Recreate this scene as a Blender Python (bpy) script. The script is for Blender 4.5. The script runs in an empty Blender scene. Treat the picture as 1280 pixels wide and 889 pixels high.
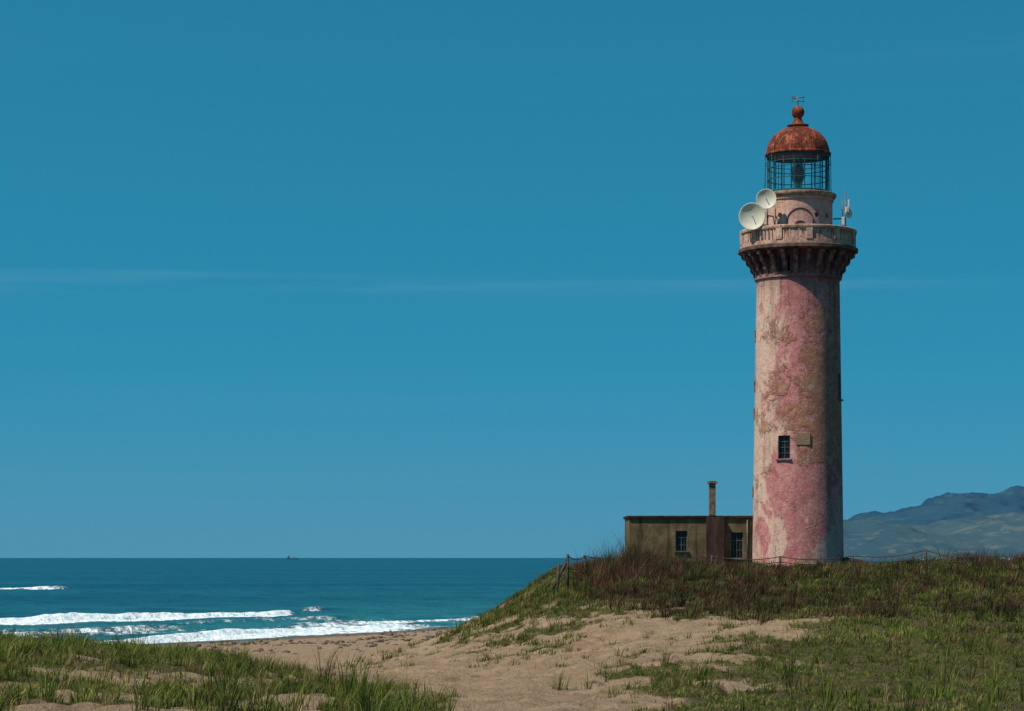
import bpy, bmesh, math, random
import numpy as np
from mathutils import Vector, Matrix
random.seed(4); rng=np.random.default_rng(7)
scene=bpy.context.scene
R=math.radians
K=1.5     # depth scale of the site layout tables

# ------------------------------------------------------------ noise helpers
def _h(i,j,s):
    v=np.sin(i*127.1+j*311.7+s*74.7)*43758.5453
    return v-np.floor(v)
def vn(x,y,s=0):
    xi=np.floor(x); yi=np.floor(y); u=x-xi; v=y-yi
    u=u*u*(3-2*u); v=v*v*(3-2*v)
    a=_h(xi,yi,s);b=_h(xi+1,yi,s);c=_h(xi,yi+1,s);d=_h(xi+1,yi+1,s)
    return (a*(1-u)+b*u)*(1-v)+(c*(1-u)+d*u)*v
def fbm(x,y,s=0,o=4):
    t=0;a=.5;n=0
    for k in range(o):
        t=t+a*vn(x*2**k+k*13.3,y*2**k-k*7.7,s+k); n+=a; a*=.5
    return t/n      # 0..1
def sstep(a,b,x):
    t=np.clip((x-a)/(b-a),0,1); return t*t*(3-2*t)

# ------------------------------------------------------------ material helpers
class NT:
    def __init__(s,nt): s.nt=nt; nt.nodes.clear()
    def n(s,t,**kw):
        nd=s.nt.nodes.new(t)
        for k,v in kw.items():
            if k=='ins':
                for kk,vv in v.items():
                    if isinstance(vv,bpy.types.NodeSocket): s.nt.links.new(vv,nd.inputs[kk])
                    else: nd.inputs[kk].default_value=vv
            else: setattr(nd,k,v)
        return nd
    def math(s,op,a,b=0.0,c=None,clamp=False):
        nd=s.n('ShaderNodeMath',operation=op); nd.use_clamp=clamp
        for i,v in enumerate([a,b]+([c] if c is not None else [])):
            if isinstance(v,bpy.types.NodeSocket): s.nt.links.new(v,nd.inputs[i])
            else: nd.inputs[i].default_value=v
        return nd.outputs[0]
    def mix(s,f,a,b,bt='MIX'):
        nd=s.n('ShaderNodeMix',data_type='RGBA',blend_type=bt)
        for i,v in ((0,f),(6,a),(7,b)):
            if isinstance(v,bpy.types.NodeSocket): s.nt.links.new(v,nd.inputs[i])
            else: nd.inputs[i].default_value=(v if i==0 else (*v,1) if len(v)==3 else v)
        return nd.outputs[2]
    def noise(s,vec,scale,detail=4,rough=.55,sc3=None,dist=0):
        if sc3 is not None:
            vec=s.n('ShaderNodeMapping',ins={'Vector':vec,'Scale':sc3}).outputs[0]
        return s.n('ShaderNodeTexNoise',ins={'Vector':vec,'Scale':scale,'Detail':detail,'Roughness':rough,'Distortion':dist}).outputs[0]
    def ramp(s,f,a,b):
        nd=s.n('ShaderNodeMapRange',interpolation_type='SMOOTHSTEP',ins={0:f,1:a,2:b,3:0.0,4:1.0}); return nd.outputs[0]
def newmat(name):
    m=bpy.data.materials.new(name); m.use_nodes=True
    t=NT(m.node_tree); return m,t
def finish(t,col,rough=.85,bump=None,bs=.3,bd=.05,**ins):
    d={'Base Color':col if isinstance(col,bpy.types.NodeSocket) else (*col,1),'Roughness':rough}
    d.update(ins)
    p=t.n('ShaderNodeBsdfPrincipled',ins=d)
    if bump is not None:
        b=t.n('ShaderNodeBump',ins={'Height':bump,'Strength':bs,'Distance':bd}); t.nt.links.new(b.outputs[0],p.inputs['Normal'])
    o=t.n('ShaderNodeOutputMaterial'); t.nt.links.new(p.outputs[0],o.inputs[0]); return p
def simple(name,c1,c2,scale=3,rough=.8,bs=.3,spec=.3,metal=0,sc3=None):
    m,t=newmat(name); co=t.n('ShaderNodeTexCoord').outputs['Object']
    f=t.noise(co,scale,6,.6,sc3); f2=t.ramp(f,.35,.65)
    finish(t,t.mix(f2,c1,c2),rough,f,bs,.04,**{'Specular IOR Level':spec,'Metallic':metal}); return m

# ------------------------------------------------------------ mesh helpers
def link(o,parent=None,loc=None):
    scene.collection.objects.link(o)
    if parent: o.parent=parent
    if loc is not None: o.location=loc if not isinstance(loc,int) else (0,0,0)
    return o
def obj_from(name,verts,faces,mat=None,parent=None,smooth=False,loc=None):
    me=bpy.data.meshes.new(name); me.from_pydata([tuple(v) for v in verts],[],faces); me.update()
    if mat: me.materials.append(mat)
    if smooth: me.polygons.foreach_set('use_smooth',[True]*len(me.polygons))
    return link(bpy.data.objects.new(name,me),parent,loc)
def fast_mesh(name,V,F4=None,F3=None,mat=None,col=None,attrs=None,smooth=False,parent=None):
    me=bpy.data.meshes.new(name); V=np.asarray(V,np.float32)
    me.vertices.add(len(V)); me.vertices.foreach_set('co',V.ravel())
    n4=0 if F4 is None else len(F4.reshape(-1,4)); n3=0 if F3 is None else len(F3.reshape(-1,3))
    li=[]; 
    if n4: li.append(F4.ravel())
    if n3: li.append(F3.ravel())
    li=np.concatenate(li).astype(np.int32)
    me.loops.add(len(li)); me.loops.foreach_set('vertex_index',li)
    me.polygons.add(n4+n3)
    st=np.concatenate([np.arange(n4)*4,n4*4+np.arange(n3)*3]).astype(np.int32)
    me.polygons.foreach_set('loop_start',st)
    if smooth: me.polygons.foreach_set('use_smooth',np.ones(n4+n3,bool))
    me.update(calc_edges=True); me.validate()
    if col is not None:
        a=me.color_attributes.new('col','FLOAT_COLOR','POINT')
        c=np.ones((len(V),4),np.float32); c[:,:3]=col; a.data.foreach_set('color',c.ravel())
    for k,v in (attrs or {}).items():
        a=me.attributes.new(k,'FLOAT','POINT'); a.data.foreach_set('value',np.asarray(v,np.float32).ravel())
    if mat: me.materials.append(mat)
    return link(bpy.data.objects.new(name,me),parent)
def grid_faces(nr,nc):
    i=np.arange(nr-1)[:,None]*nc+np.arange(nc-1)[None,:]
    i=i.ravel(); return np.stack([i,i+1,i+nc+1,i+nc],1)
def lathe(name,prof,mat,parent=None,seg=96,smooth=True,loc=None,closed=False):
    V=[];F=[];n=len(prof)
    for (r,z) in prof:
        for k in range(seg):
            a=2*math.pi*k/seg; V.append((r*math.cos(a),r*math.sin(a),z))
    for i in range(n-1 if not closed else n):
        j=(i+1)%n
        for k in range(seg):
            k2=(k+1)%seg; F.append((i*seg+k,i*seg+k2,j*seg+k2,j*seg+k))
    if not closed:
        F.append(tuple(range(seg))[::-1]); F.append(tuple((n-1)*seg+k for k in range(seg)))
    o=obj_from(name,V,F,mat,parent,smooth,loc)
    if smooth:
        try:
            bpy.context.view_layer.objects.active=o; 
            for q in bpy.context.selected_objects: q.select_set(False)
            o.select_set(True); bpy.ops.object.shade_smooth_by_angle(angle=R(35))
        except Exception as e: print('sm',e)
    return o
def boxes(name,L,mat,parent=None,bevel=0,loc=None):
    V=[];F=[]
    for (c,s,rz) in L:
        b=len(V); M=Matrix.Rotation(rz,3,'Z')
        for dx,dy,dz in ((-1,-1,-1),(1,-1,-1),(1,1,-1),(-1,1,-1),(-1,-1,1),(1,-1,1),(1,1,1),(-1,1,1)):
            v=M@Vector((dx*s[0]/2,dy*s[1]/2,dz*s[2]/2)); V.append((v.x+c[0],v.y+c[1],v.z+c[2]))
        F+=[(b,b+3,b+2,b+1),(b+4,b+5,b+6,b+7),(b,b+1,b+5,b+4),(b+1,b+2,b+6,b+5),(b+2,b+3,b+7,b+6),(b+3,b,b+4,b+7)]
    o=obj_from(name,V,F,mat,parent,False,loc)
    if bevel:
        m=o.modifiers.new('b','BEVEL'); m.width=bevel; m.segments=2
    return o
def tube(name,pts,r,mat,parent=None,seg=6,loc=None):
    V=[];F=[]
    paths=pts if isinstance(pts[0][0],(tuple,list,Vector)) else [pts]
    for P in paths:
        P=[Vector(p) for p in P]; b=len(V)
        for i,p in enumerate(P):
            d=(P[min(i+1,len(P)-1)]-P[max(i-1,0)]).normalized()
            u=d.cross(Vector((0,0,1)));  u=u.normalized() if u.length>.05 else Vector((1,0,0)); w=d.cross(u).normalized()
            for k in range(seg):
                a=2*math.pi*k/seg; V.append(p+(u*math.cos(a)+w*math.sin(a))*r)
        for i in range(len(P)-1):
            for k in range(seg):
                k2=(k+1)%seg; F.append((b+i*seg+k,b+i*seg+k2,b+(i+1)*seg+k2,b+(i+1)*seg+k))
        F.append(tuple(b+k for k in range(seg))[::-1]); F.append(tuple(b+(len(P)-1)*seg+k for k in range(seg)))
    return obj_from(name,V,F,mat,parent,True,loc)
def empty(name,loc):
    e=bpy.data.objects.new(name,None); scene.collection.objects.link(e); e.location=loc; return e
def cut(o,cutter):
    m=o.modifiers.new('cut','BOOLEAN'); m.operation='DIFFERENCE'; m.object=cutter; m.solver='EXACT'
    bpy.context.view_layer.update()
    bpy.context.view_layer.objects.active=o
    bpy.ops.object.modifier_apply(modifier='cut')
    bpy.data.objects.remove(cutter,do_unlink=True)

# ------------------------------------------------------------ terrain height & cover
HT={-80:[(-60,6.6),(60,6.6)],
 0:[(-30,6.4),(30,6.3)],
 12:[(-20,6.3),(-3,6.15),(0,6.05),(20,6.2)],
 20:[(-14,6.15),(-6,6.12),(-.7,5.95),(2,5.9),(6,6.0),(20,6.2)],
 25:[(-14,6.3),(-7.9,6.14),(-4.2,5.95),(-2.3,5.78),(-.9,5.55),(2,5.6),(7.9,5.8),(20,6.0)],
 32:[(-20,6.4),(-10.1,6.2),(-6.9,6.1),(-5.4,5.95),(-3.8,5.55),(-2.2,5.2),(-.6,5.25),(2.5,5.5),(10,5.65),(30,6)],
 40:[(-25,6.2),(-12.6,5.98),(-8.7,5.78),(-6.7,5.4),(-4.3,4.72),(-1.8,4.85),(.2,5.0),(3.15,5.34),(12.6,5.6),(40,6)],
 55:[(-30,4.6),(-17,4.3),(-10,4.0),(-6.5,3.85),(-3.8,4.05),(-1.1,4.4),(1.6,4.8),(5.7,5.4),(17,5.7),(50,6)],
 70:[(-40,2.6),(-22,2.7),(-11.7,2.8),(-6.5,3.1),(-4.1,3.6),(-1.4,4.35),(2.1,5.1),(7.2,5.8),(22,6.2),(60,6.5)],
 90:[(-40,1.5),(-14,1.8),(-8.4,2.2),(-4.4,3.2),(-.9,4.5),(1.8,5.8),(5.3,6.7),(11.5,7.0),(28,7.25),(70,7.3)],
 105:[(-40,-2),(-12,1),(-8,1.7),(-4.1,2.8),(0,4.9),(3.1,6.4),(7.2,7.15),(30,7.3),(80,7.4)],
 125:[(-40,-3),(-8,.6),(-5,2),(0,4.7),(3.5,6.4),(7,7.2),(40,7.3),(90,7.2)],
 145:[(-5,-3),(0,1.5),(8,5.2),(15,6.9),(90,7)],
 170:[(3,-3),(15,3),(25,6),(90,6.5)],
 200:[(12,-3),(30,3),(42,5.5),(90,6)],
 240:[(38,-3),(80,5),(120,5.5)],
 320:[(80,-3),(140,4)],
 420:[(140,-3),(240,2)],600:[(-10,-3),(10,-3)]}
def table(T,x,y):
    ks=np.array(sorted(T)); rows=np.stack([np.interp(x,[p[0] for p in T[k]],[p[1] for p in T[k]]) for k in ks])
    i=np.clip(np.searchsorted(ks,y,side='right')-1,0,len(ks)-2)
    t=np.clip((y-ks[i])/(ks[i+1]-ks[i]),0,1); idx=np.arange(len(x))
    return rows[i,idx]*(1-t)+rows[i+1,idx]*t
def stable(T,x,y):
    s=np.clip(np.abs(y)*.028,.4,6); out=0
    offs=[(-1,-1.5),(0,-1.5),(1,-1.5),(-1,0),(0,0),(1,0),(-1,1.5),(0,1.5),(1,1.5)]
    for a,b in offs: out=out+table(T,x+a*s,y+b*s)
    return out/9
def height(x,y):      # x,y true metres
    x=np.asarray(x,float).ravel(); yr=np.asarray(y,float).ravel(); y=yr/K
    a=stable(HT,x,y)
    s=(199+1.5*x+3*np.sin(x*.11)-y)/1.8
    b=np.where(s>0,np.minimum(.036*s,2.6),np.maximum(.05*s,-4))
    k=6.; z=np.maximum(a,b)+np.log1p(np.exp(-k*np.abs(a-b)))/k
    land=sstep(.5,3,z)
    z=z+land*((fbm(x*.22,y*.16,3)-.5)*.55+(fbm(x*1.1,yr*.7,5)-.5)*.26)*np.clip(y/45,.35,1)
    # wind ripples and trampled hollows in the loose sand
    z=z+land*(1-sstep(95,130,y))*((fbm(x*2.6,yr*2.2,71,3)-.5)*.20-.14*sstep(.60,.8,vn(x*1.5,yr*1.1,88)))
    z=z+(1-land)*(fbm(x*.3,y*.3,9)-.5)*.12
    d=np.maximum(np.abs(x-15)-10,0)**2+np.maximum(np.abs(y-119)-7,0)**2
    w=np.exp(-d/12); return z*(1-w)+7.2*w
GT={0:[(-20,.5),(20,.6)],
 20:[(-8,.7),(-6,.45),(-5,.1),(-4.1,.15),(-3.4,.6),(-2.9,.4),(-2.2,.1),(-1.5,.9),(-.7,.8),(-.3,0),(1,0),(1.4,.45),(3,.75),(7,.9)],
 25:[(-9,.7),(-7,.25),(-5.6,.3),(-4.5,.75),(-3.6,.3),(-3.0,.05),(-2.5,.95),(-1.3,.95),(-.9,0),(1.2,0),(1.9,.4),(3.5,.7),(8,.9)],
 32:[(-10,1),(-7,.9),(-5,.85),(-4.1,.4),(-3.3,.9),(-2.5,.7),(-2.2,0),(0.3,0),(1.6,.15),(2.6,.42),(6,.75),(10,.95)],
 40:[(-12,1),(-9,1),(-7,.95),(-5,.4),(-4,0),(.5,0),(2,.2),(4,.38),(6,.55),(8,.8),(12,.95)],
 50:[(-17,.7),(-9,.1),(-4,0),(-.8,0),(1.2,.25),(3,.2),(7,.22),(9,.45),(11,.8),(17,.95)],
 58:[(-17,.4),(-9,.05),(-2.5,0),(-.5,.25),(1.5,.35),(3,.12),(6,.08),(9,.18),(11,.6),(17,.95)],
 70:[(-10,0),(-5,.08),(-2,.40),(0,.38),(2.5,.42),(4,.3),(6,.45),(8,.8),(11,1),(22,1)],
 90:[(-10,0),(-6,.1),(-3,.44),(0,.48),(2,.75),(5,1),(30,1)],
 105:[(-9,0),(-4,.25),(0,.6),(4,1),(40,1)],
 150:[(0,0),(6,.8),(40,.95)],180:[(10,0),(25,.8)],260:[(60,0),(100,.8)],400:[(150,0),(200,.6)],500:[(0,0),(1,0)]}
BT={50:[(6,0),(10,.0),(16,.3),(25,.25)],
 58:[(5.5,0),(8,.2),(11,.4),(14,.35),(25,.4)],
 66:[(4.5,0),(6.5,.75),(10,1),(13,.7),(18,.5),(24,.5)],
 80:[(3.2,0),(4.5,.75),(10,1),(14,.8),(18,.6),(26,.55),(40,.6)],
 92:[(2.8,0),(4.2,.95),(11,1),(15,.8),(20,.65),(24,.65),(32,.8),(50,.8)],
 104:[(3.4,0),(4.6,1),(11,.95),(13,.7),(20,.5),(26,.75),(30,1),(60,1)],
 110:[(4,0),(5.2,1),(9,.9),(13,.35),(26,.3),(30,.9),(60,.8)],
 126:[(4,0),(6,.5),(8,.2),(26,.2),(32,.6),(60,.5)],135:[(0,0),(1,0)]}
def grass(x,y):
    g=table(GT,x,y/K); n=fbm(x*.9,y*.4,21,4)
    return sstep(.0,.55,g+(n-.5)*1.25-.14)*(g>.01)

# ------------------------------------------------------------ ground
m_ground,t=newmat('sand_and_turf')
co=t.n('ShaderNodeTexCoord').outputs['Object']
g=t.n('ShaderNodeAttribute',attribute_name='grass').outputs['Fac']
wet=t.n('ShaderNodeAttribute',attribute_name='wet').outputs['Fac']
n1=t.noise(co,.6,6,.6); n2=t.noise(co,6,7,.7); n3=t.noise(co,30,3,.6); rip=t.noise(co,3.0,5,.65,(1,.5,1))
sand=t.mix(t.ramp(n1,.35,.65),(.27,.175,.105),(.36,.245,.155))
sand=t.mix(t.math('MULTIPLY',t.ramp(n2,.5,.72),.6),sand,(.16,.105,.065))
sand=t.mix(t.math('MULTIPLY',t.ramp(rip,.5,.7),.5),sand,(.20,.13,.08))
sand=t.mix(t.math('MULTIPLY',t.ramp(n3,.58,.68),.55),sand,(.10,.07,.045))
sand=t.mix(wet,sand,(.13,.095,.075))
turf=t.mix(t.ramp(n2,.4,.62),(.045,.047,.013),(.12,.09,.036))
turf=t.mix(t.math('MULTIPLY',t.ramp(n1,.45,.6),.6),turf,(.075,.055,.026))
f=t.ramp(t.math('ADD',g,t.math('MULTIPLY',t.math('SUBTRACT',n2,.5),1.4)),.40,.85)
hh=t.math('ADD',t.math('MULTIPLY',rip,1.0),t.math('MULTIPLY',n2,.7))
finish(t,t.mix(f,sand,turf),.95,hh,1.0,.20,**{'Specular IOR Level':.1})
ys=np.concatenate([np.arange(-80,12,4),np.arange(12,60,.14),np.arange(60,130,.4),np.arange(130,260,1.2),np.geomspace(260,600,40)])*K
u=np.linspace(-1,1,620); xs=np.sinh(u*4.6)/np.sinh(4.6)*330
X,Y=np.meshgrid(xs,ys); X=X.ravel();Y=Y.ravel(); Z=height(X,Y)
gv=grass(X,Y); s=(199+1.5*X+3*np.sin(X*.11)-Y/K)/1.8
fast_mesh('sand_dune_ground',np.stack([X,Y,Z],1),grid_faces(len(ys),len(xs)),mat=m_ground,smooth=True,
          attrs={'grass':gv,'wet':1-sstep(3,9,s)})

# ------------------------------------------------------------ blades
def m_blade(name,rough=.6,trans=.25):
    m,t=newmat(name); a=t.n('ShaderNodeAttribute',attribute_name='col').outputs['Color']
    p=t.n('ShaderNodeBsdfPrincipled',ins={'Base Color':a,'Roughness':rough,'Specular IOR Level':.12})
    tr=t.n('ShaderNodeBsdfTranslucent',ins={'Color':a}); mx=t.n('ShaderNodeMixShader',ins={0:trans,1:p.outputs[0],2:tr.outputs[0]})
    o=t.n('ShaderNodeOutputMaterial'); t.nt.links.new(mx.outputs[0],o.inputs[0]); return m
mb=m_blade('grass_blade',.7); mt=m_blade('dry_twig',.85,.08)
class Acc:
    def __init__(s): s.V=[];s.C=[];s.n=0
def blades(acc,bx,by,h,w,spread,lean,cols,sink=.03):
    n=len(bx); ang=rng.uniform(0,2*np.pi,n); dx,dy=np.cos(ang),np.sin(ang)
    rad=np.abs(rng.normal(0,1,n))*spread; px=bx+dx*rad; py=by+dy*rad
    pz=height(px,py)-sink
    ln=lean*rng.uniform(.2,1,n)*h; wind=.12*h
    fa=rng.uniform(0,2*np.pi,n); fx,fy=np.cos(fa)*w/2,np.sin(fa)*w/2
    ox,oy=dx*ln+wind,dy*ln
    V=np.empty((n,5,3)); 
    V[:,0]=np.stack([px-fx,py-fy,pz],1);V[:,1]=np.stack([px+fx,py+fy,pz],1)
    mx,my,mz=px+ox*.35,py+oy*.35,pz+h*.6
    V[:,2]=np.stack([mx+fx*.8,my+fy*.8,mz],1);V[:,3]=np.stack([mx-fx*.8,my-fy*.8,mz],1)
    V[:,4]=np.stack([px+ox,py+oy,pz+h*np.sqrt(np.clip(1-(ln/h)**2*.5,.2,1))],1)
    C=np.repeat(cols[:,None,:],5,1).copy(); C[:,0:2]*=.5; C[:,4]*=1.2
    acc.V.append(V.reshape(-1,3)); acc.C.append(C.reshape(-1,3)); acc.n+=n
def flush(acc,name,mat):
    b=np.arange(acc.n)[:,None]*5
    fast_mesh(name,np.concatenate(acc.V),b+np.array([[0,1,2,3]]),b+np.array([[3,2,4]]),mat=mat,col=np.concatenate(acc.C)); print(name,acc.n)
def palette(n,P,wts,jit=.18):
    P=np.array(P); k=rng.choice(len(P),n,p=np.array(wts)/sum(wts)); return P[k]*(1+rng.normal(0,jit,(n,1))).clip(.5,1.6)
def scatter(y0,y1,dens,f,margin=1.4):
    area=.5*(y1**2-y0**2)*2*.3153*margin; n=int(area*dens)
    y=np.sqrt(rng.uniform(y0**2,y1**2,n)); x=rng.uniform(-1,1,n)*y*.3153*margin
    y=y*K; keep=rng.uniform(0,1,n)<f(x,y); return x[keep],y[keep]
greens=[(.080,.110,.014),(.125,.15,.022),(.18,.17,.035),(.045,.068,.012),(.24,.18,.07),(.17,.095,.045)]
def tufts(acc,y0,y1,dens,k,h,w,spread,lean,P,W,f=grass,hn=None,tone=1):
    x,y=scatter(y0,y1,dens,f); k_=k; n=len(x)
    patch=fbm(x*.5,y*.25,44,3)
    hs=h*rng.lognormal(0,.35,n)*(.6+.8*patch)
    if hn is not None: hs=hs*hn(x,y)
    tc=palette(n,P,W,.15)*(.55+.95*fbm(x*.35,y*.17,61,3))[:,None]*tone
    bx=np.repeat(x,k_);by=np.repeat(y,k_);hh=np.repeat(hs,k_)*rng.uniform(.45,1.1,n*k_)
    cc=np.repeat(tc,k_,0)*(1+rng.normal(0,.25,(n*k_,1))).clip(.5,1.7)
    blades(acc,bx,by,hh,w*rng.uniform(.6,1.3,len(bx)),spread,lean,cc)
def brush(x,y): 
    b=table(BT,x,y/K); return np.clip(b*1.5-(1-fbm(x*.45,y*.2,77,4))*1.15+.22,0,1)*(b>.02)
def gb(x,y): return grass(x,y)*(1-.5*brush(x,y))
A=Acc()
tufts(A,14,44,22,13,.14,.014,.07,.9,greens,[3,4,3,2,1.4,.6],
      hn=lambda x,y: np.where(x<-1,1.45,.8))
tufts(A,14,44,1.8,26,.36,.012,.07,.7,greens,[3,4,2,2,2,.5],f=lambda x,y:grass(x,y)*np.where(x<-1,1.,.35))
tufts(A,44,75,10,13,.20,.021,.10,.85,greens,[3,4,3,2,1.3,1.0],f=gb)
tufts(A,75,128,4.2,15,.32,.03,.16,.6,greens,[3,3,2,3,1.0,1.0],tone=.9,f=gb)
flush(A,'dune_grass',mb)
def bh(x,y):
    y=y/K; d=np.exp(-((x-7.0)/3.6)**2-((y-101)/10)**2); r=sstep(27,32,x)*sstep(95,104,y); return .60+1.65*d+.5*r
browns=[(.060,.026,.018),(.10,.040,.026),(.035,.020,.014),(.048,.055,.014),(.14,.075,.045),(.07,.08,.020)]
A=Acc()
tufts(A,48,134,2.7,44,.60,.024,.32,.6,browns,[4,3,3,2.6,1,1.6],f=brush,hn=bh,tone=.9)
flush(A,'dry_brush',mt)

# ------------------------------------------------------------ pebbles / driftwood on beach
m_rock=simple('beach_rock',(.05,.035,.03),(.16,.11,.08),4,.9)
def rocks(name,n,fn,smin,smax):
    bm=bmesh.new(); bmesh.ops.create_icosphere(bm,subdivisions=1,radius=1); bv=np.array([v.co[:] for v in bm.verts]); bf=np.array([[v.index for v in f.verts] for f in bm.faces]); bm.free()
    P=fn(n); zz=height(P[:,0],P[:,1]); Vs=[];Fs=[]
    for i in range(len(P)):
        s_=rng.uniform(smin,smax)*rng.lognormal(0,.3); sc=s_*np.array([rng.uniform(.8,1.6),rng.uniform(.8,1.3),rng.uniform(.35,.7)])
        a=rng.uniform(0,6.28); v=bv*(1+rng.normal(0,.13,(len(bv),1)))*sc
        v=np.stack([v[:,0]*np.cos(a)-v[:,1]*np.sin(a),v[:,0]*np.sin(a)+v[:,1]*np.cos(a),v[:,2]],1)+[P[i,0],P[i,1],zz[i]+sc[2]*.2]
        Vs.append(v);Fs.append(bf+i*len(bv))
    return fast_mesh(name,np.concatenate(Vs),None,np.concatenate(Fs),mat=m_rock)
def pb(n):
    x=rng.uniform(-60,8,n); s_=np.abs(rng.normal(14,10,n)); y=199+1.5*x-s_*1.8
    cl_=fbm(x*.25,y*.12,5)>rng.uniform(.3,.62,n)
    k=(y>60)&(s_>3)&cl_; return np.stack([x,y*K],1)[k]
rocks('beach_rocks',3000,pb,.05,.22)

# ------------------------------------------------------------ sea
m_sea,t=newmat('sea_water'); co=t.n('ShaderNodeTexCoord').outputs['Object']
fo=t.n('ShaderNodeAttribute',attribute_name='foam').outputs['Fac']; sh=t.n('ShaderNodeAttribute',attribute_name='shallow').outputs['Fac']
a1=t.noise(co,.05,5,.6,(1,1.5,1)); a2=t.noise(co,.5,5,.65,(1,1.0,1)); a3=t.noise(co,1.4,5,.7,(1,.45,1)); a5=t.noise(co,.28,6,.7,(1,.6,1)); a4=t.noise(co,.012,4,.6,(.35,1.0,1)); a6=t.noise(co,.10,6,.6,(.5,1.0,1))
wc=t.mix(t.ramp(a4,.35,.65),(.005,.066,.108),(.010,.092,.130))
wc=t.mix(sh,wc,(.030,.17,.175))
wc=t.mix(t.math('MULTIPLY',t.ramp(a6,.48,.62),.55),wc,(.004,.050,.088))
wc=t.mix(t.math('MULTIPLY',t.ramp(a2,.52,.68),.5),wc,(.004,.040,.070))
nz=t.math('ADD',t.math('MULTIPLY',t.math('SUBTRACT',a3,.5),1.3),t.math('MULTIPLY',t.math('SUBTRACT',a5,.5),1.5))
ff=t.ramp(t.math('ADD',fo,nz),.38,.78); fz=t.math('MULTIPLY',ff,t.ramp(fo,.02,.15))
fcol=t.mix(t.ramp(a3,.40,.58),(.50,.62,.66),(.84,.85,.85))
col=t.mix(fz,wc,fcol)
hh=t.math('ADD',t.math('ADD',t.math('MULTIPLY',a2,1.0),t.math('MULTIPLY',a1,3)),t.math('MULTIPLY',fz,.5))
rr=t.math('ADD',.38,t.math('MULTIPLY',fz,.5))
finish(t,col,rr,hh,.9,.7,**{'Specular IOR Level':.22,'IOR':1.33})
ys=np.concatenate([np.arange(60,130,2),np.arange(130,260,.45),np.arange(260,480,1.6),np.geomspace(480,30000,110)])
u=np.linspace(-1,1,860); U,Y=np.meshgrid(u,ys); X=np.sign(U)*np.abs(U)**1.25*(110+Y*.85); X=X.ravel();Y=Y.ravel()
Z=np.zeros_like(X); fm=np.zeros_like(X)
Z+=.18*np.sin((Y-1.1*X)*.42+3*fbm(X*.03,Y*.03,2))*sstep(60,140,Y)*(1-sstep(600,1200,Y))*(.4+fbm(X*.05,Y*.05,8))
Z+=.16*(fbm(X*.25,Y*.4,18)-.5)*sstep(100,150,Y)
wig=(fbm(X*.09,Y*0,31)-.5)*9+(fbm(X*.5,Y*0,35)-.5)*3.0
def breaker(yc,win,A,back,front,f0,f1,fs,seed=0):
    global Z,fm
    d=Y-yc; nn=fbm(X*.13,Y*0+2,int(A*100)+seed); A_=A*win*(.35+1.1*nn)
    crest=fbm(X*.9,Y*.5,91+seed)
    Z=Z+A_*np.where(d<0,np.exp(-(d/front)**2),np.exp(-(d/back)**2))*(.8+.4*crest)
    w_=f0*(.35+1.25*fbm(X*.16,Y*0+5,seed+3))
    fm=np.maximum(fm,win*fs*sstep(0,1,(d-w_+2.5)/2.5)*(1-sstep(f1,f1+1.0,d))*(.75+.5*nn))
breaker(260+1.1*X+wig*.6,sstep(-100,-62,X)*(1-sstep(-31.5,-28.5,X)),.95,5,1.3,-5.0,.3,.95,1)
breaker(281+1.1*X+wig*.5,sstep(-33,-31.0,X)*(1-sstep(-29.5,-27,X)),.55,4,1.3,-1.5,.2,.6,2)
breaker(207+1.5*X+wig,sstep(-46,-37,X)*(1-sstep(-15,-6,X)),.60,4,1.2,-9,.6,.95,3)
breaker(217+1.42*X-wig,sstep(-30,-22,X)*(1-sstep(2,8,X)),.40,3,1.2,-3.2,.3,.7,4)
breaker(202+1.5*X+wig*.4,sstep(-90,-60,X)*(1-sstep(6,20,X)),.12,2,1,-5.,.6,.62,5)
breaker(228+1.45*X+wig*.8,sstep(-60,-52,X)*(1-sstep(-20,-12,X)),.35,3,1.2,-2.0,.2,.5,6)
breaker(243+1.3*X-wig*.8,sstep(-70,-62,X)*(1-sstep(-24,-16,X)),.28,3,1.4,-1.3,.1,.42,7)
breaker(236+1.4*X+wig,sstep(-90,-80,X)*(1-sstep(-40,-34,X)),.45,3,1.2,-3.0,.3,.6,9)
breaker(410+.3*(X+120)+wig*.6,sstep(-160,-135,X)*(1-sstep(-118,-106,X)),.6,7,2,-4,.5,.75,8)
sd=(Y-(199+1.5*X)); lace=(1-sstep(8,70,sd))*sstep(.40,.72,fbm(X*.10,Y*.22,55))*.42
fm=np.maximum(fm,lace*(X<10))
sha=np.exp(-np.clip(sd,0,1e9)/85)*.95
fast_mesh('sea',np.stack([X,Y*K,Z],1),grid_faces(len(ys),len(u)),mat=m_sea,smooth=True,attrs={'foam':fm,'shallow':sha})

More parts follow.
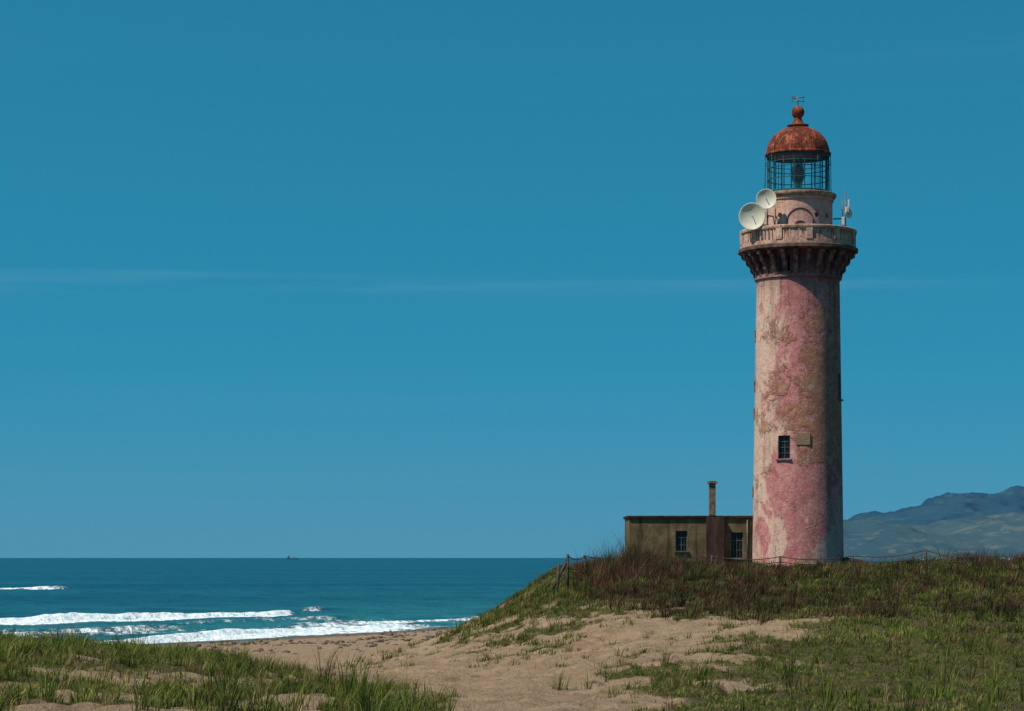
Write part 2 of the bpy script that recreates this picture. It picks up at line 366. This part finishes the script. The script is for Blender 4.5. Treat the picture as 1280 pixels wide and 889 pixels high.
# ------------------------------------------------------------ far hills
def hillmat(name,c1,c2,c3,sc):
    m,t=newmat(name); co=t.n('ShaderNodeTexCoord').outputs['Object']
    n1=t.noise(co,sc,6,.6,(1,.6,1)); n2=t.noise(co,sc*5,6,.65,(1,.5,1))
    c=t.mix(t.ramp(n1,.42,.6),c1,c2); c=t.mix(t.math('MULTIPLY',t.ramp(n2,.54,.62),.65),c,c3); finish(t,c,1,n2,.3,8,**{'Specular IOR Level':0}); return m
def hill(name,x0,x1,y0,y1,prof,mat,seed,n=300):
    xs=np.linspace(x0,x1,n); ys=np.linspace(y0,y1,140); X,Y=np.meshgrid(xs,ys);X=X.ravel();Y=Y.ravel()
    p=np.interp(X,[a for a,b in prof],[b for a,b in prof]); c=(Y-y0)/(y1-y0); 
    e=np.sin(np.clip(c*1.15,0,1)*np.pi/2)**1.1*(1-sstep(.85,1,c))
    rid=1-np.abs(fbm(X/260,Y/420,seed,5)*2-1); r2=1-np.abs(fbm(X/90,Y/240,seed+3,4)*2-1)
    z=p*e*(.70+.35*rid)+(rid-.6)*p*.35*e*(1-e)*2+(r2-.6)*p*.22*e*(1-.7*e); fast_mesh(name,np.stack([X,Y*K,z-4],1),grid_faces(140,n),mat=mat,smooth=True)
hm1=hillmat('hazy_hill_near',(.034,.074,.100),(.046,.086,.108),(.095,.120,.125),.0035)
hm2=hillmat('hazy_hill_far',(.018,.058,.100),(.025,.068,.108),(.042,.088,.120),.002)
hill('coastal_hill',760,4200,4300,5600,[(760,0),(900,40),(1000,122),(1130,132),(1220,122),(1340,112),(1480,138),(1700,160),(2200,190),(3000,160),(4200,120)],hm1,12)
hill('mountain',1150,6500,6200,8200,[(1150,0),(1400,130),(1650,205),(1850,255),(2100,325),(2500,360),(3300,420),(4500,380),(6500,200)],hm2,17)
m_white=simple('white_paint',(.5,.52,.52),(.7,.7,.68),2)
hb=[]
for i in range(34):
    xx=rng.uniform(1040,1520); hb.append(((xx,4250*K+rng.uniform(-30,30),3),(rng.uniform(5,20),10,rng.uniform(4,11)),0))
boxes('distant_village',hb,m_white)

# ------------------------------------------------------------ ship
ship=empty('cargo_ship',(-880,6500*K,0)); m_ship=simple('ship_hull',(.03,.10,.16),(.05,.13,.19),.2)
L=22
hullv=[(-L,-4,0),(L,-4,0),(L+4,0,5.5),(L,4,0),(-L,4,0),(-L-1,-4.5,4.5),(L,-4.5,5),(L,4.5,5),(-L-1,4.5,4.5)]
obj_from('hull',hullv,[(0,1,6,5),(1,2,6),(2,3,7),(3,4,8,7),(4,0,5,8),(5,6,2,7,8),(0,4,3,1),(1,3,2)],m_ship,ship)
boxes('bridge_and_masts',[((-14,0,8),(9,7,8),0),((-13,0,14),(3,3,5),0),((4,0,10),(.9,.9,12),0),((14,0,9),(.9,.9,9),0)],m_ship,ship)

# ------------------------------------------------------------ LIGHTHOUSE
m_pink,t=newmat('weathered_pink_plaster'); co=t.n('ShaderNodeTexCoord').outputs['Object']
sx=t.n('ShaderNodeSeparateXYZ',ins={0:co}); x_,z_=sx.outputs[0],sx.outputs[2]
nA=t.noise(co,.33,9,.66,(1,1,.6),.5); nB=t.noise(co,.55,9,.68,None,.6); nC=t.noise(co,1.8,9,.72); nD=t.noise(co,7,8,.75); nS=t.noise(co,1.3,7,.65,(1,1,.13)); nE=t.noise(co,.8,9,.72,None,1.0); nF=t.noise(co,20,5,.7); nG=t.noise(co,1.1,10,.78,None,.4); nV=t.noise(co,3.2,7,.7,(1,1,.07))
c=t.mix(t.ramp(nC,.38,.62),(.45,.150,.150),(.53,.235,.215))
c=t.mix(t.math('MULTIPLY',t.ramp(nE,.50,.60),.75),c,(.37,.115,.118))
lb=t.math('MULTIPLY',x_,-.060); 
cm=t.ramp(t.math('ADD',nA,lb),.585,.645); c=t.mix(t.math('MULTIPLY',cm,.85),c,t.mix(t.ramp(nC,.4,.6),(.60,.37,.28),(.60,.45,.34)))
zz=t.math('MULTIPLY',t.math('SUBTRACT',z_,12.0),.155); gz=t.math('SUBTRACT',.165,t.math('MULTIPLY',t.math('MULTIPLY',zz,zz),.09))
om=t.ramp(t.math('ADD',t.math('ADD',nB,gz),t.math('MULTIPLY',x_,.03)),.61,.69); c=t.mix(t.math('MULTIPLY',om,.72),c,t.mix(t.ramp(nC,.4,.6),(.27,.12,.060),(.37,.19,.095)))
bx_=t.ramp(t.math('ADD',t.math('SUBTRACT',x_,t.math('MULTIPLY',z_,.45)),t.math('MULTIPLY',t.math('SUBTRACT',nB,.5),5.)),.2,.6)
c=t.mix(t.math('MULTIPLY',bx_,.75),c,(.40,.32,.28))
# peeled plaster flakes showing greyish-buff render, and brown grime
c=t.mix(t.math('MULTIPLY',t.ramp(nG,.585,.60),.7),c,t.mix(t.ramp(nD,.4,.6),(.42,.30,.23),(.56,.42,.33)))
c=t.mix(t.math('MULTIPLY',t.ramp(nG,.425,.40),.6),c,(.19,.085,.065))
c=t.mix(t.math('MULTIPLY',t.ramp(nS,.50,.68),.55),c,(.22,.105,.085))
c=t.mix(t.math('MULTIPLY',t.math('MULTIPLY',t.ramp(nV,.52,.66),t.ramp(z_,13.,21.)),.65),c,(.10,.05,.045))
c=t.mix(t.math('MULTIPLY',t.ramp(nD,.52,.66),.55),c,(.21,.085,.075))
c=t.mix(t.math('MULTIPLY',t.ramp(nD,.46,.34),.40),c,(.68,.46,.39))
c=t.mix(t.math('MULTIPLY',t.ramp(nF,.60,.68),.4),c,(.13,.07,.06))
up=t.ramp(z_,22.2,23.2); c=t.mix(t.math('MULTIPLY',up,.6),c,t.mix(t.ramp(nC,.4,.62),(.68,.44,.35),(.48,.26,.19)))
c=t.mix(t.math('MULTIPLY',t.math('MULTIPLY',t.ramp(z_,19.2,21.2),t.ramp(z_,22.75,22.65)),.6),c,(.16,.065,.06))  # mostly the gallery's shadow painted into the plaster colour, with some staining
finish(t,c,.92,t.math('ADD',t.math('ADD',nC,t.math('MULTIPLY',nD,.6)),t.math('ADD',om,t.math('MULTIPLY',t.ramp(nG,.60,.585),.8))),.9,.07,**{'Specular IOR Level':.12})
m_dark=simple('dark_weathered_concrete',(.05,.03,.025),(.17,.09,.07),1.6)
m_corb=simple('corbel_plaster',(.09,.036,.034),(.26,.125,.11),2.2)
m_par,t=newmat('parapet_plaster'); co=t.n('ShaderNodeTexCoord').outputs['Object']
n1=t.noise(co,1.3,8,.7); n2=t.noise(co,6,7,.7); n3=t.noise(co,2,5,.6,(1,1,.15))
c=t.mix(t.ramp(n1,.4,.6),(.56,.36,.27),(.42,.22,.16)); c=t.mix(t.math('MULTIPLY',t.ramp(n2,.48,.64),.7),c,(.16,.075,.05)); c=t.mix(t.math('MULTIPLY',t.ramp(n3,.5,.66),.6),c,(.13,.05,.03)); finish(t,c,.92,n2,.6,.05)
m_rust,t=newmat('rusted_dome_paint'); co=t.n('ShaderNodeTexCoord').outputs['Object']
n1=t.noise(co,1.0,9,.78,(1,1,.7)); n2=t.noise(co,2.4,9,.78,(1,1,.6)); n3=t.noise(co,7,7,.78)
c=t.mix(t.ramp(n1,.44,.56),(.30,.062,.028),(.11,.028,.018)); c=t.mix(t.math('MULTIPLY',t.ramp(n2,.51,.57),.85),c,(.055,.020,.014)); c=t.mix(t.math('MULTIPLY',t.ramp(n2,.45,.39),.8),c,(.44,.15,.075)); c=t.mix(t.math('MULTIPLY',t.ramp(n3,.43,.36),.65),c,(.50,.27,.16))
finish(t,c,.9,n2,.8,.06,**{'Specular IOR Level':.1})
m_teal=simple('teal_ironwork',(.010,.050,.055),(.025,.09,.09),5,.6)
m_glassd,t=newmat('dark_window_glass'); finish(t,(.006,.008,.010),.25,**{'Specular IOR Level':.3})
m_frame=simple('window_frame_paint',(.07,.06,.055),(.15,.13,.115),6)
m_dish=simple('dish_cream_paint',(.54,.49,.38),(.62,.57,.46),2,.5,.05)
m_metal=simple('grey_metal',(.06,.06,.06),(.14,.13,.12),6,.5,.1,.5)
m_ochre,t=newmat('stone_plaque'); co=t.n('ShaderNodeTexCoord').outputs['Object']
br=t.n('ShaderNodeTexBrick',ins={'Vector':t.n('ShaderNodeMapping',ins={'Vector':co,'Rotation':(R(90),0,0)}).outputs[0],'Color1':(.46,.31,.17,1),'Color2':(.30,.19,.10,1),'Mortar':(.08,.04,.03,1),'Scale':3.2,'Mortar Size':.045}).outputs[0]
br=t.mix(t.math('MULTIPLY',t.ramp(t.noise(co,5,6,.7),.50,.62),.6),br,(.30,.13,.10)); finish(t,br,.9)

LH=empty('lighthouse',(20.6,117*K,7.15))
def rp(a,r,z): return (r*math.sin(a),-r*math.cos(a),z)
seg=128
def rshaft(z): return 3.28-.0146*z
prof=[(3.40,-.6),(3.40,.35),(3.36,.42)]+[(rshaft(z),z) for z in np.linspace(.45,20.6,40)]+[(2.99,20.75),(3.12,20.8),(3.14,21.0),(3.03,21.1),(3.03,22.3),(3.3,22.45),(3.3,22.66)]
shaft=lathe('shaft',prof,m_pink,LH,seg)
def winhole(target,a,z0,z1,w,r,depth=.5):
    c=rp(a,r,(z0+z1)/2); b=boxes('cut',[(c,(w,depth*2,z1-z0),a)],None,LH)
    bpy.context.view_layer.update(); cut(target,b)
def window(nm,a,z0,z1,w,r,cols=2,rows=4):
    winhole(shaft,a,z0,z1,w,r,.45)
    zc=(z0+z1)/2;h=z1-z0
    boxes(nm+'_glass',[(rp(a,r-.32,zc),(w-.02,.03,h-.02),a)],m_glassd,LH)
    L=[];ex=Vector((math.cos(a),math.sin(a),0))
    def add(dx,dz,sx_,sz): 
        p=Vector(rp(a,r-.26,zc))+ex*dx; L.append(((p.x,p.y,zc+dz),(sx_,.06,sz),a))
    t_=.05
    add(-w/2+t_/2,0,t_,h-.01);add(w/2-t_/2,0,t_,h-.01)
    for k in range(1,cols): add(-w/2+w*k/cols,0,.035,h-.1)
    add(0,h/2-t_/2,w-.11,t_);add(0,-h/2+t_/2,w-.11,t_)
    L2=[];
    for k in range(1,rows):
        p=Vector(rp(a,r-.255,zc)); L2.append(((p.x,p.y,zc-h/2+h*k/rows),(w-.11,.045,.032),a))
    boxes(nm+'_frame',L+L2,m_frame,LH)
    p=Vector(rp(a,r+.02,z0-.06)); boxes(nm+'_sill',[((p.x,p.y,z0-.063),(w+.25,.22,.10),a)],m_corb,LH,.01)
window('window_lower',R(-25),7.85,9.5,.88,3.15)
window('window_upper',R(-25),21.15,22.25,.82,3.03,2,3)
window('window_side',R(69),12.2,14.0,.9,3.09)
window('window_back',R(150),8,9.6,.9,3.15)
for i,(zz_,) in enumerate([(16.8,),(13.2,),(11.2,),(5.6,)]):
    boxes('wall_cleat_%d'%i,[(rp(R(-93),rshaft(zz_)+.0,zz_),(.5,.14,.8),R(-93))],m_corb,LH,.03)
boxes('plaque',[(rp(R(0),rshaft(9.2)+.0,9.25),(1.0,.10,.85),R(0))],m_ochre,LH,.01)
# corbels
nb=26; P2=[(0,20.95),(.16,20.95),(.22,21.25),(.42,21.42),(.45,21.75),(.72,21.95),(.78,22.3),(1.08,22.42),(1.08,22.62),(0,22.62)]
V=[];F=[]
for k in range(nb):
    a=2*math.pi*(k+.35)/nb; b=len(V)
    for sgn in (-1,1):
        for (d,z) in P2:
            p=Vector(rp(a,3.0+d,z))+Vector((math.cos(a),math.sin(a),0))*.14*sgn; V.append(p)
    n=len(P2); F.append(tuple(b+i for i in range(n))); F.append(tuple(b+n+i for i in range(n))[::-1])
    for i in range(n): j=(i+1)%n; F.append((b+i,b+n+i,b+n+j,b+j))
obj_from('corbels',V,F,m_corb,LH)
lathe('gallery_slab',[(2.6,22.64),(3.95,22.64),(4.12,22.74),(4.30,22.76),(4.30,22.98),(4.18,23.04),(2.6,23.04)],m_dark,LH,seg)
lathe('parapet_base',[(3.90,23.045),(4.14,23.045),(4.14,23.30),(3.90,23.30)],m_par,LH,seg,closed=True)
lathe('parapet_rail',[(3.86,24.08),(4.18,24.08),(4.21,24.14),(4.21,24.28),(4.16,24.33),(3.86,24.33)],m_par,LH,seg,closed=True)
L=[];npn=12
for k in range(npn):
    a=2*math.pi*(k+.15)/npn
    L.append((rp(a,4.02,23.69),(.46,.34,.785),a))
    for j in range(1,7):
        a2=a+2*math.pi/npn*j/7
        if j in (3,4) and k%3!=1: L.append((rp(a2,4.02,23.69),(.30,.15,.785),a2))
        else: L.append((rp(a2,4.02,23.69),(.17,.15,.785),a2))
boxes('parapet_balusters',L,m_par,LH,.015)
# drum
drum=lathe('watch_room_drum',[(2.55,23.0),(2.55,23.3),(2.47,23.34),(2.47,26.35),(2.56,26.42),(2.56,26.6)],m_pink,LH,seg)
for a in (-68,-38,26,50,110,160,-120):
    p=Vector(rp(R(a),2.47,25.25)); bm=bmesh.new(); bmesh.ops.create_cone(bm,cap_ends=True,segments=20,radius1=.18,radius2=.18,depth=.7)
    me=bpy.data.meshes.new('c'); bm.to_mesh(me); bm.free(); cc=bpy.data.objects.new('c',me); link(cc,LH,p); cc.rotation_euler=(R(90),0,R(a)); bpy.context.view_layer.update(); cut(drum,cc)
pts=[]; A0=R(-3)
for k in range(0,17):
    th=math.pi*k/16; dx=math.cos(th)*.95; z=24.75+math.sin(th)*.95
    a=A0+dx/2.49; pts.append(rp(a,2.49,z))
pts=[rp(A0+.95/2.49,2.49,23.3)]+pts+[rp(A0-.95/2.49,2.49,23.3)]
tube('door_arch',pts,.05,m_corb,LH,8)
V=[];F=[]
pp=[(-.5,23.35),(.5,23.35),(.5,24.3)]+[(math.cos(th)*.5,24.3+math.sin(th)*.5) for th in np.linspace(.2,math.pi-.2,9)]+[(-.5,24.3)]
for r_ in (2.44,2.50):
    for (dx,z) in pp: V.append(rp(A0+dx/2.5,r_,z))
n=len(pp);F=[tuple(range(n,2*n))]+[(i,(i+1)%n,n+(i+1)%n,n+i) for i in range(n)]
obj_from('gallery_door',V,F,m_dark,LH)
m_orust=simple('rust_stained_cornice',(.20,.09,.05),(.42,.27,.18),3)
lathe('lantern_cornice',[(2.2,26.605),(2.62,26.605),(2.70,26.68),(2.76,26.80),(2.76,26.92),(2.60,26.97),(2.2,26.97)],m_orust,LH,seg)
lathe('lantern_base',[(2.05,26.975),(2.22,26.975),(2.22,27.16),(2.05,27.16)],m_teal,LH,64,closed=True)
# lantern cage
L=[];nm=18
for k in range(nm): a=2*math.pi*(k+.3)/nm; L.append((rp(a,2.17,28.47),(.065,.07,2.5),a))
boxes('lantern_mullions',L,m_teal,LH)
for i,(z,r_,h_) in enumerate([(28.0,2.17,.05),(28.8,2.17,.05),(29.60,2.2,.16)]):
    lathe('lantern_ring_%d'%i,[(r_-.04,z),(r_+.04,z),(r_+.04,z+h_),(r_-.04,z+h_)],m_teal,LH,64,closed=True)
def ringpts(r_,z,n=48): return [rp(2*math.pi*k/n,r_,z) for k in range(n+1)]
rails=[ringpts(2.36,29.2)]
for a in (-102,-93,88,64,-60,30,140,-150): rails.append([rp(R(a),2.38,26.9),rp(R(a),2.34,29.75)])
for z in np.arange(27.1,29.6,.35): rails.append([rp(R(-102),2.37,z),rp(R(-93),2.37,z)])
tube('maintenance_rail',rails,.026,m_teal,LH,5)
m_gl,t=newmat('lantern_glass'); tr=t.n('ShaderNodeBsdfTransparent',ins={'Color':(.95,.98,.98,1)}); gl=t.n('ShaderNodeBsdfGlossy',ins={'Roughness':.05}); mx=t.n('ShaderNodeMixShader',ins={0:.05,1:tr.outputs[0],2:gl.outputs[0]}); o=t.n('ShaderNodeOutputMaterial'); t.nt.links.new(mx.outputs[0],o.inputs[0])
V=[rp(2*math.pi*(k+.3)/nm,2.12,z) for z in (27.16,29.60) for k in range(nm)]
obj_from('lantern_glass',V,[(k,(k+1)%nm,nm+(k+1)%nm,nm+k) for k in range(nm)],m_gl,LH)
m_lens=simple('fresnel_lens',(.04,.05,.045),(.20,.20,.16),8,.2,.2,.8)
lp=[(.15,26.98),(.30,26.98),(.22,27.5),(.18,27.85),(.40,27.9)]
for k in range(13):
    th=-1.25+2.5*k/12; r_=.44*math.cos(th)+.04; z=28.5+.60*math.sin(th)/math.sin(1.25); lp+= [(r_+.05,z-.02),(r_-.03,z+.04)]
lp+=[(.12,29.2),(.05,29.3)]
lathe('lens',lp,m_lens,LH,32,smooth=False)
tube('lens_cage',[[rp(a,.25,27.8),rp(a,.54,28.2),rp(a,.56,28.8),rp(a,.2,29.3)] for a in np.linspace(0,2*math.pi,7)[:-1]],.03,m_metal,LH,5)
# dome
lathe('dome',[(2.1,29.765),(2.34,29.765),(2.38,29.82),(2.38,29.92),(2.26,29.97),(2.24,30.2),(2.12,30.6),(1.92,30.98),(1.62,31.32),(1.25,31.58),(.85,31.76),(.66,31.8),(.66,31.9),(.78,31.94),(.78,32.0),(.5,32.08),(.36,32.2),(.3,32.38),(.26,32.5),(.30,32.56)],m_rust,LH,seg)
ribs=[]
for k in range(20):
    a=2*math.pi*k/20; ribs.append([rp(a,2.26,29.98),rp(a,2.25,30.2),rp(a,2.13,30.6),rp(a,1.93,30.98),rp(a,1.63,31.32),rp(a,1.26,31.58),rp(a,.86,31.76)])
tube('dome_ribs',ribs,.022,m_rust,LH,5)
lathe('ball_finial',[(.46*math.sin(t_)+.005,32.92-.46*math.cos(t_)) for t_ in np.linspace(.05,math.pi-.05,20)],m_rust,LH,32)
tube('weather_vane',[[(0,0,33.3),(0,0,34.15)],[(-.42,0,33.72),(.42,0,33.72)],[(0,-.4,33.72),(0,.4,33.72)],[(-.38,.05,33.98),(.45,-.05,33.98)]],.03,m_metal,LH,6)
boxes('weather_vane_tail',[((-.3,.04,33.98),(.28,.02,.2),-.1),((-.42,0,33.72),(.05,.03,.16),0),((.42,0,33.72),(.05,.03,.16),0),((.4,-.05,33.98),(.1,.03,.12),0)],m_metal,LH)
# dishes
def dish(nm,x,y,z,r_,yaw,pitch):
    e=bpy.data.objects.new(nm,None); link(e,LH,(x,y,z)); e.rotation_euler=(R(90)+pitch,0,yaw)
    pr=[(.01,-.28*r_)]+[(r_*k/10,-.28*r_*(1-(k/10)**2)) for k in range(1,11)]
    pr2=pr+[(r_*1.03,.0),(r_*1.03,-.10*r_)]+[(r_*k/10,-.28*r_*(1-(k/10)**2)-.05) for k in range(9,-1,-1)]
    pr2[-1]=(.01,-.28*r_-.05)
    V=[];F=[];sg=48
    for (a,b) in pr2:
        for k in range(sg): th=2*math.pi*k/sg; V.append((a*math.cos(th),a*math.sin(th),b))
    for i in range(len(pr2)-1):
        for k in range(sg): k2=(k+1)%sg; F.append((i*sg+k,i*sg+k2,(i+1)*sg+k2,(i+1)*sg+k))
    obj_from(nm+'_reflector',V,F,m_dish,e,True)
    tube(nm+'_feed',[[(0,0,-.25*r_),(0,0,.15*r_)],[(0,0,-.3*r_),(0,0,-.75*r_)]],.03,m_metal,e,8)
    return e
dish('large_dish',-3.60,-2.95,25.02,.93,R(-18),R(4))
dish('small_dish',-2.57,-2.75,26.28,.70,R(-8),R(-2))
tube('dish_mounts',[[(-3.35,-1.95,23.1),(-3.35,-1.95,25.6)],[(-3.35,-1.95,25.0),(-3.35,-2.35,25.0)],[(-2.42,-2.05,23.1),(-2.42,-2.05,26.7)],[(-2.42,-2.05,26.28),(-2.44,-2.3,26.28)],[(-3.35,-1.95,24.6),(-2.2,-1.3,24.6)],[(-2.42,-2.05,25.2),(-1.9,-1.5,25.2)]],.05,m_metal,LH,8)
tube('antenna_mast',[[(3.25,-1.2,23.1),(3.25,-1.2,27.1)],[(3.05,-1.2,24.6),(3.05,-1.2,26.4)],[(2.9,-1.2,25.8),(3.55,-1.2,25.8)],[(2.4,-1.0,25.1),(3.25,-1.2,25.1)],[(3.25,-1.2,24.4),(2.4,-1.0,24.4)]],.05,m_metal,LH,6)
boxes('antenna_boxes',[((3.35,-1.35,25.7),(.24,.24,.4),.2),((3.08,-1.3,24.9),(.22,.2,.6),0),((3.5,-1.2,26.2),(.12,.12,.5),0)],m_dish,LH,.03)
dish('side_dish',3.5,-1.35,25.45,.33,R(40),0)

# ------------------------------------------------------------ HOUSE
m_conc,t=newmat('stained_concrete_wall'); co=t.n('ShaderNodeTexCoord').outputs['Object']
n1=t.noise(co,.7,8,.68,None,.5); n2=t.noise(co,5,8,.75); n3=t.noise(co,2,6,.65,(1,1,.12))
c=t.mix(t.ramp(n1,.38,.6),(.105,.072,.038),(.165,.118,.062)); c=t.mix(t.math('MULTIPLY',t.ramp(n2,.52,.66),.6),c,(.24,.18,.11)); c=t.mix(t.math('MULTIPLY',t.ramp(n3,.48,.66),.75),c,(.042,.026,.018))
c=t.mix(t.math('MULTIPLY',t.ramp(n1,.62,.66),.8),c,(.32,.23,.14)); c=t.mix(t.math('MULTIPLY',t.ramp(n2,.44,.34),.5),c,(.05,.035,.02))
finish(t,c,.95,n2,.6,.05,**{'Specular IOR Level':.1})
m_soot=simple('sooty_brick',(.022,.010,.008),(.075,.032,.020),1.8,sc3=(1,1,.3))
m_chim=simple('chimney_render',(.09,.055,.04),(.20,.125,.09),2.5)
CY=117*K
HS=empty('keepers_house',(0,CY+1,7.15))
fy=0
wall=boxes('walls',[((13.2,fy+3.5,1.72),(9.4,7.0,4.24),0)],m_conc,HS,0)
hx=[(12.28,2.05,.86,1.45),(16.3,1.75,.9,1.85)]
for i,(wx,wz,ww,wh) in enumerate(hx):
    b=boxes('cut',[((wx,fy,wz),(ww,.7,wh),0)],None,HS); bpy.context.view_layer.update(); cut(wall,b)
    boxes('window_glass',[((wx,fy+.28,wz),(ww,.04,wh),0)],m_glassd,HS)
    boxes('window_bars',[((wx,fy+.2,wz),(.045,.06,wh),0),((wx-ww/4,fy+.2,wz),(.02,.04,wh),0),((wx+ww/4,fy+.2,wz),(.02,.04,wh),0),((wx,fy+.198,wz+wh*.18),(ww,.05,.045),0),((wx,fy+.198,wz-wh*.2),(ww,.05,.03),0),((wx-ww/2+.03,fy+.19,wz),(.06,.08,wh),0),((wx+ww/2-.03,fy+.19,wz),(.06,.08,wh),0)],m_frame,HS)
    boxes('window_sill',[((wx,fy-.06,wz-wh/2-.055),(ww+.2,.2,.1),0)],m_chim,HS,.01)
boxes('roof_slab',[((13.2,fy+3.5,3.865),(9.75,7.4,.04),0),((13.2,fy+3.5,3.78),(9.6,7.25,.12),0)],m_chim,HS,0)
boxes('chimney_breast',[((14.70,fy-.22,1.9),(1.30,.42,3.77),0)],m_soot,HS,.02)
boxes('chimney_stack',[((14.5,fy-.1,5.05),(.46,.46,2.32),0)],m_chim,HS,.02)
boxes('chimney_cap',[((14.5,fy-.1,6.255),(.74,.74,.10),0),((14.5,fy-.1,6.35),(.6,.6,.08),0)],m_chim,HS,.02)
boxes('side_buttress',[((17.5,fy+.2,1.8),(.5,.6,3.3),0)],m_soot,HS,.02)
tube('downpipe',[[(17.05,fy-.06,.2),(17.05,fy-.06,3.7)]],.05,m_metal,HS,8)
sh_=empty('low_shed',(24.8,CY-1,7.15))
obj_from('shed_roof',[(-2.2,-1,0),(1.6,-1,-.1),(1.6,1.5,-.1),(-2.2,1.5,0),(-1.4,-.6,.95),(.3,-.6,.65),(.3,1.1,.65),(-1.4,1.1,.95)],[(0,1,5,4),(1,2,6,5),(2,3,7,6),(3,0,4,7),(4,5,6,7)],m_soot,sh_)
boxes('shed_step',[((-1.0,-1.3,.15),(1.4,.5,.5),.1)],m_soot,sh_,.03)

# ------------------------------------------------------------ FENCE
FN=empty('barbed_wire_fence',(0,0,0)); m_post=simple('old_fence_post',(.03,.025,.02),(.08,.06,.045),8)
posts=[(2.6,94,0,.1,7.6),(3.35,98,0,.02,8.2),(4.7,101,0,-.2,8.15),(8.5,105,0,0,8.3),(13.0,106,0,.04,8.15),(17.5,106,0,0,8.1),(22.4,107,0,.03,8.15),(27.35,107.3,0,-.02,8.55),(30.6,106.5,0,.1,8.15),(38,106,0,0,8.5),(46,106,0,0,8.5)]
paths=[];tops=[]
for (x,y,h,l,zt) in posts:
    y*=K; z=float(height([x],[y])[0]); h=zt-z; paths.append([(x,y,z-.3),(x+l,y,z+h)]); tops.append((x,y,z,h,l))
paths.append([(3.36,98*K,tops[1][2]+tops[1][3]*.85),(2.2,98*K,float(height([2.2],[98*K])[0])-.1)])
tube('posts',paths,.085,m_post,FN,8)
wires=[]
for f_ in (.96,.62,.32):
    for a,b in zip(tops[:-1],tops[1:]):
        P=[]
        for k in range(13):
            u_=k/12; P.append((a[0]*(1-u_)+b[0]*u_+a[4]*(1-u_)*f_+b[4]*u_*f_,a[1]*(1-u_)+b[1]*u_,(a[2]+a[3]*f_)*(1-u_)+(b[2]+b[3]*f_)*u_-4*u_*(1-u_)*(.12+.12*f_)))
        wires.append(P)
tube('wires',wires,.030,m_post,FN,5)

# ------------------------------------------------------------ SKY / SUN / CAMERA
elev=R(55); az=R(238)
w=bpy.data.worlds.new('World'); scene.world=w; w.use_nodes=True; t=NT(w.node_tree)
g_=t.n('ShaderNodeTexCoord').outputs['Generated']; sp=t.n('ShaderNodeSeparateXYZ',ins={0:g_})
zn=t.math('ADD',t.math('MULTIPLY',sp.outputs[2],.9),.25)
cb=t.n('ShaderNodeCombineXYZ',ins={0:sp.outputs[0],1:sp.outputs[1],2:zn}); nv=t.n('ShaderNodeVectorMath',operation='NORMALIZE',ins={0:cb.outputs[0]})
sk=t.n('ShaderNodeTexSky'); sk.sky_type='NISHITA'; sk.sun_disc=False; sk.sun_elevation=elev; sk.sun_rotation=az; sk.air_density=1.0; sk.dust_density=.3; sk.ozone_density=2.0
if len(sk.inputs): t.nt.links.new(nv.outputs[0],sk.inputs[0])
tint=t.mix(1.0,sk.outputs[0],(.135,.845,.835),'MULTIPLY')
hz=t.math('SUBTRACT',1.0,t.ramp(sp.outputs[2],-.04,.10)); tint=t.mix(t.math('MULTIPLY',hz,.75),tint,(.92,2.20,3.25))
cl=t.noise(g_,1.6,7,.6,(1,1,30)); cl2=t.noise(g_,5.0,6,.65,(1,1,20)); band=t.math('MULTIPLY',t.ramp(sp.outputs[2],.104,.113),t.math('SUBTRACT',1.0,t.ramp(sp.outputs[2],.114,.122)))
cf=t.math('MULTIPLY',t.math('MULTIPLY',t.math('MULTIPLY',t.ramp(cl,.46,.72),t.ramp(cl2,.35,.65)),.12),t.math('ADD',band,.15))
skc=t.mix(cf,tint,(3.0,4.6,5.6))
bg=t.n('ShaderNodeBackground',ins={'Color':skc,'Strength':.12}); o=t.n('ShaderNodeOutputWorld'); t.nt.links.new(bg.outputs[0],o.inputs[0])
sl=bpy.data.lights.new('sun','SUN'); sl.energy=5.0; sl.angle=R(.5); sl.color=(1,.93,.82); so=bpy.data.objects.new('sun',sl); scene.collection.objects.link(so)
d=Vector((math.sin(az)*math.cos(elev),math.cos(az)*math.cos(elev),math.sin(elev))); so.rotation_euler=d.to_track_quat('Z','Y').to_euler(); so.location=(0,0,60)
cd=bpy.data.cameras.new('camera'); cam=bpy.data.objects.new('camera',cd); scene.collection.objects.link(cam); scene.camera=cam
cam.location=(0,0,8); cam.rotation_euler=(R(90),0,0); cd.sensor_width=36; cd.lens=2030*K/1280*36; cd.shift_y=252.5/1280; cd.clip_end=100000; cd.clip_start=.5
scene.view_settings.view_transform='Standard'; scene.view_settings.look='None'; scene.view_settings.exposure=0
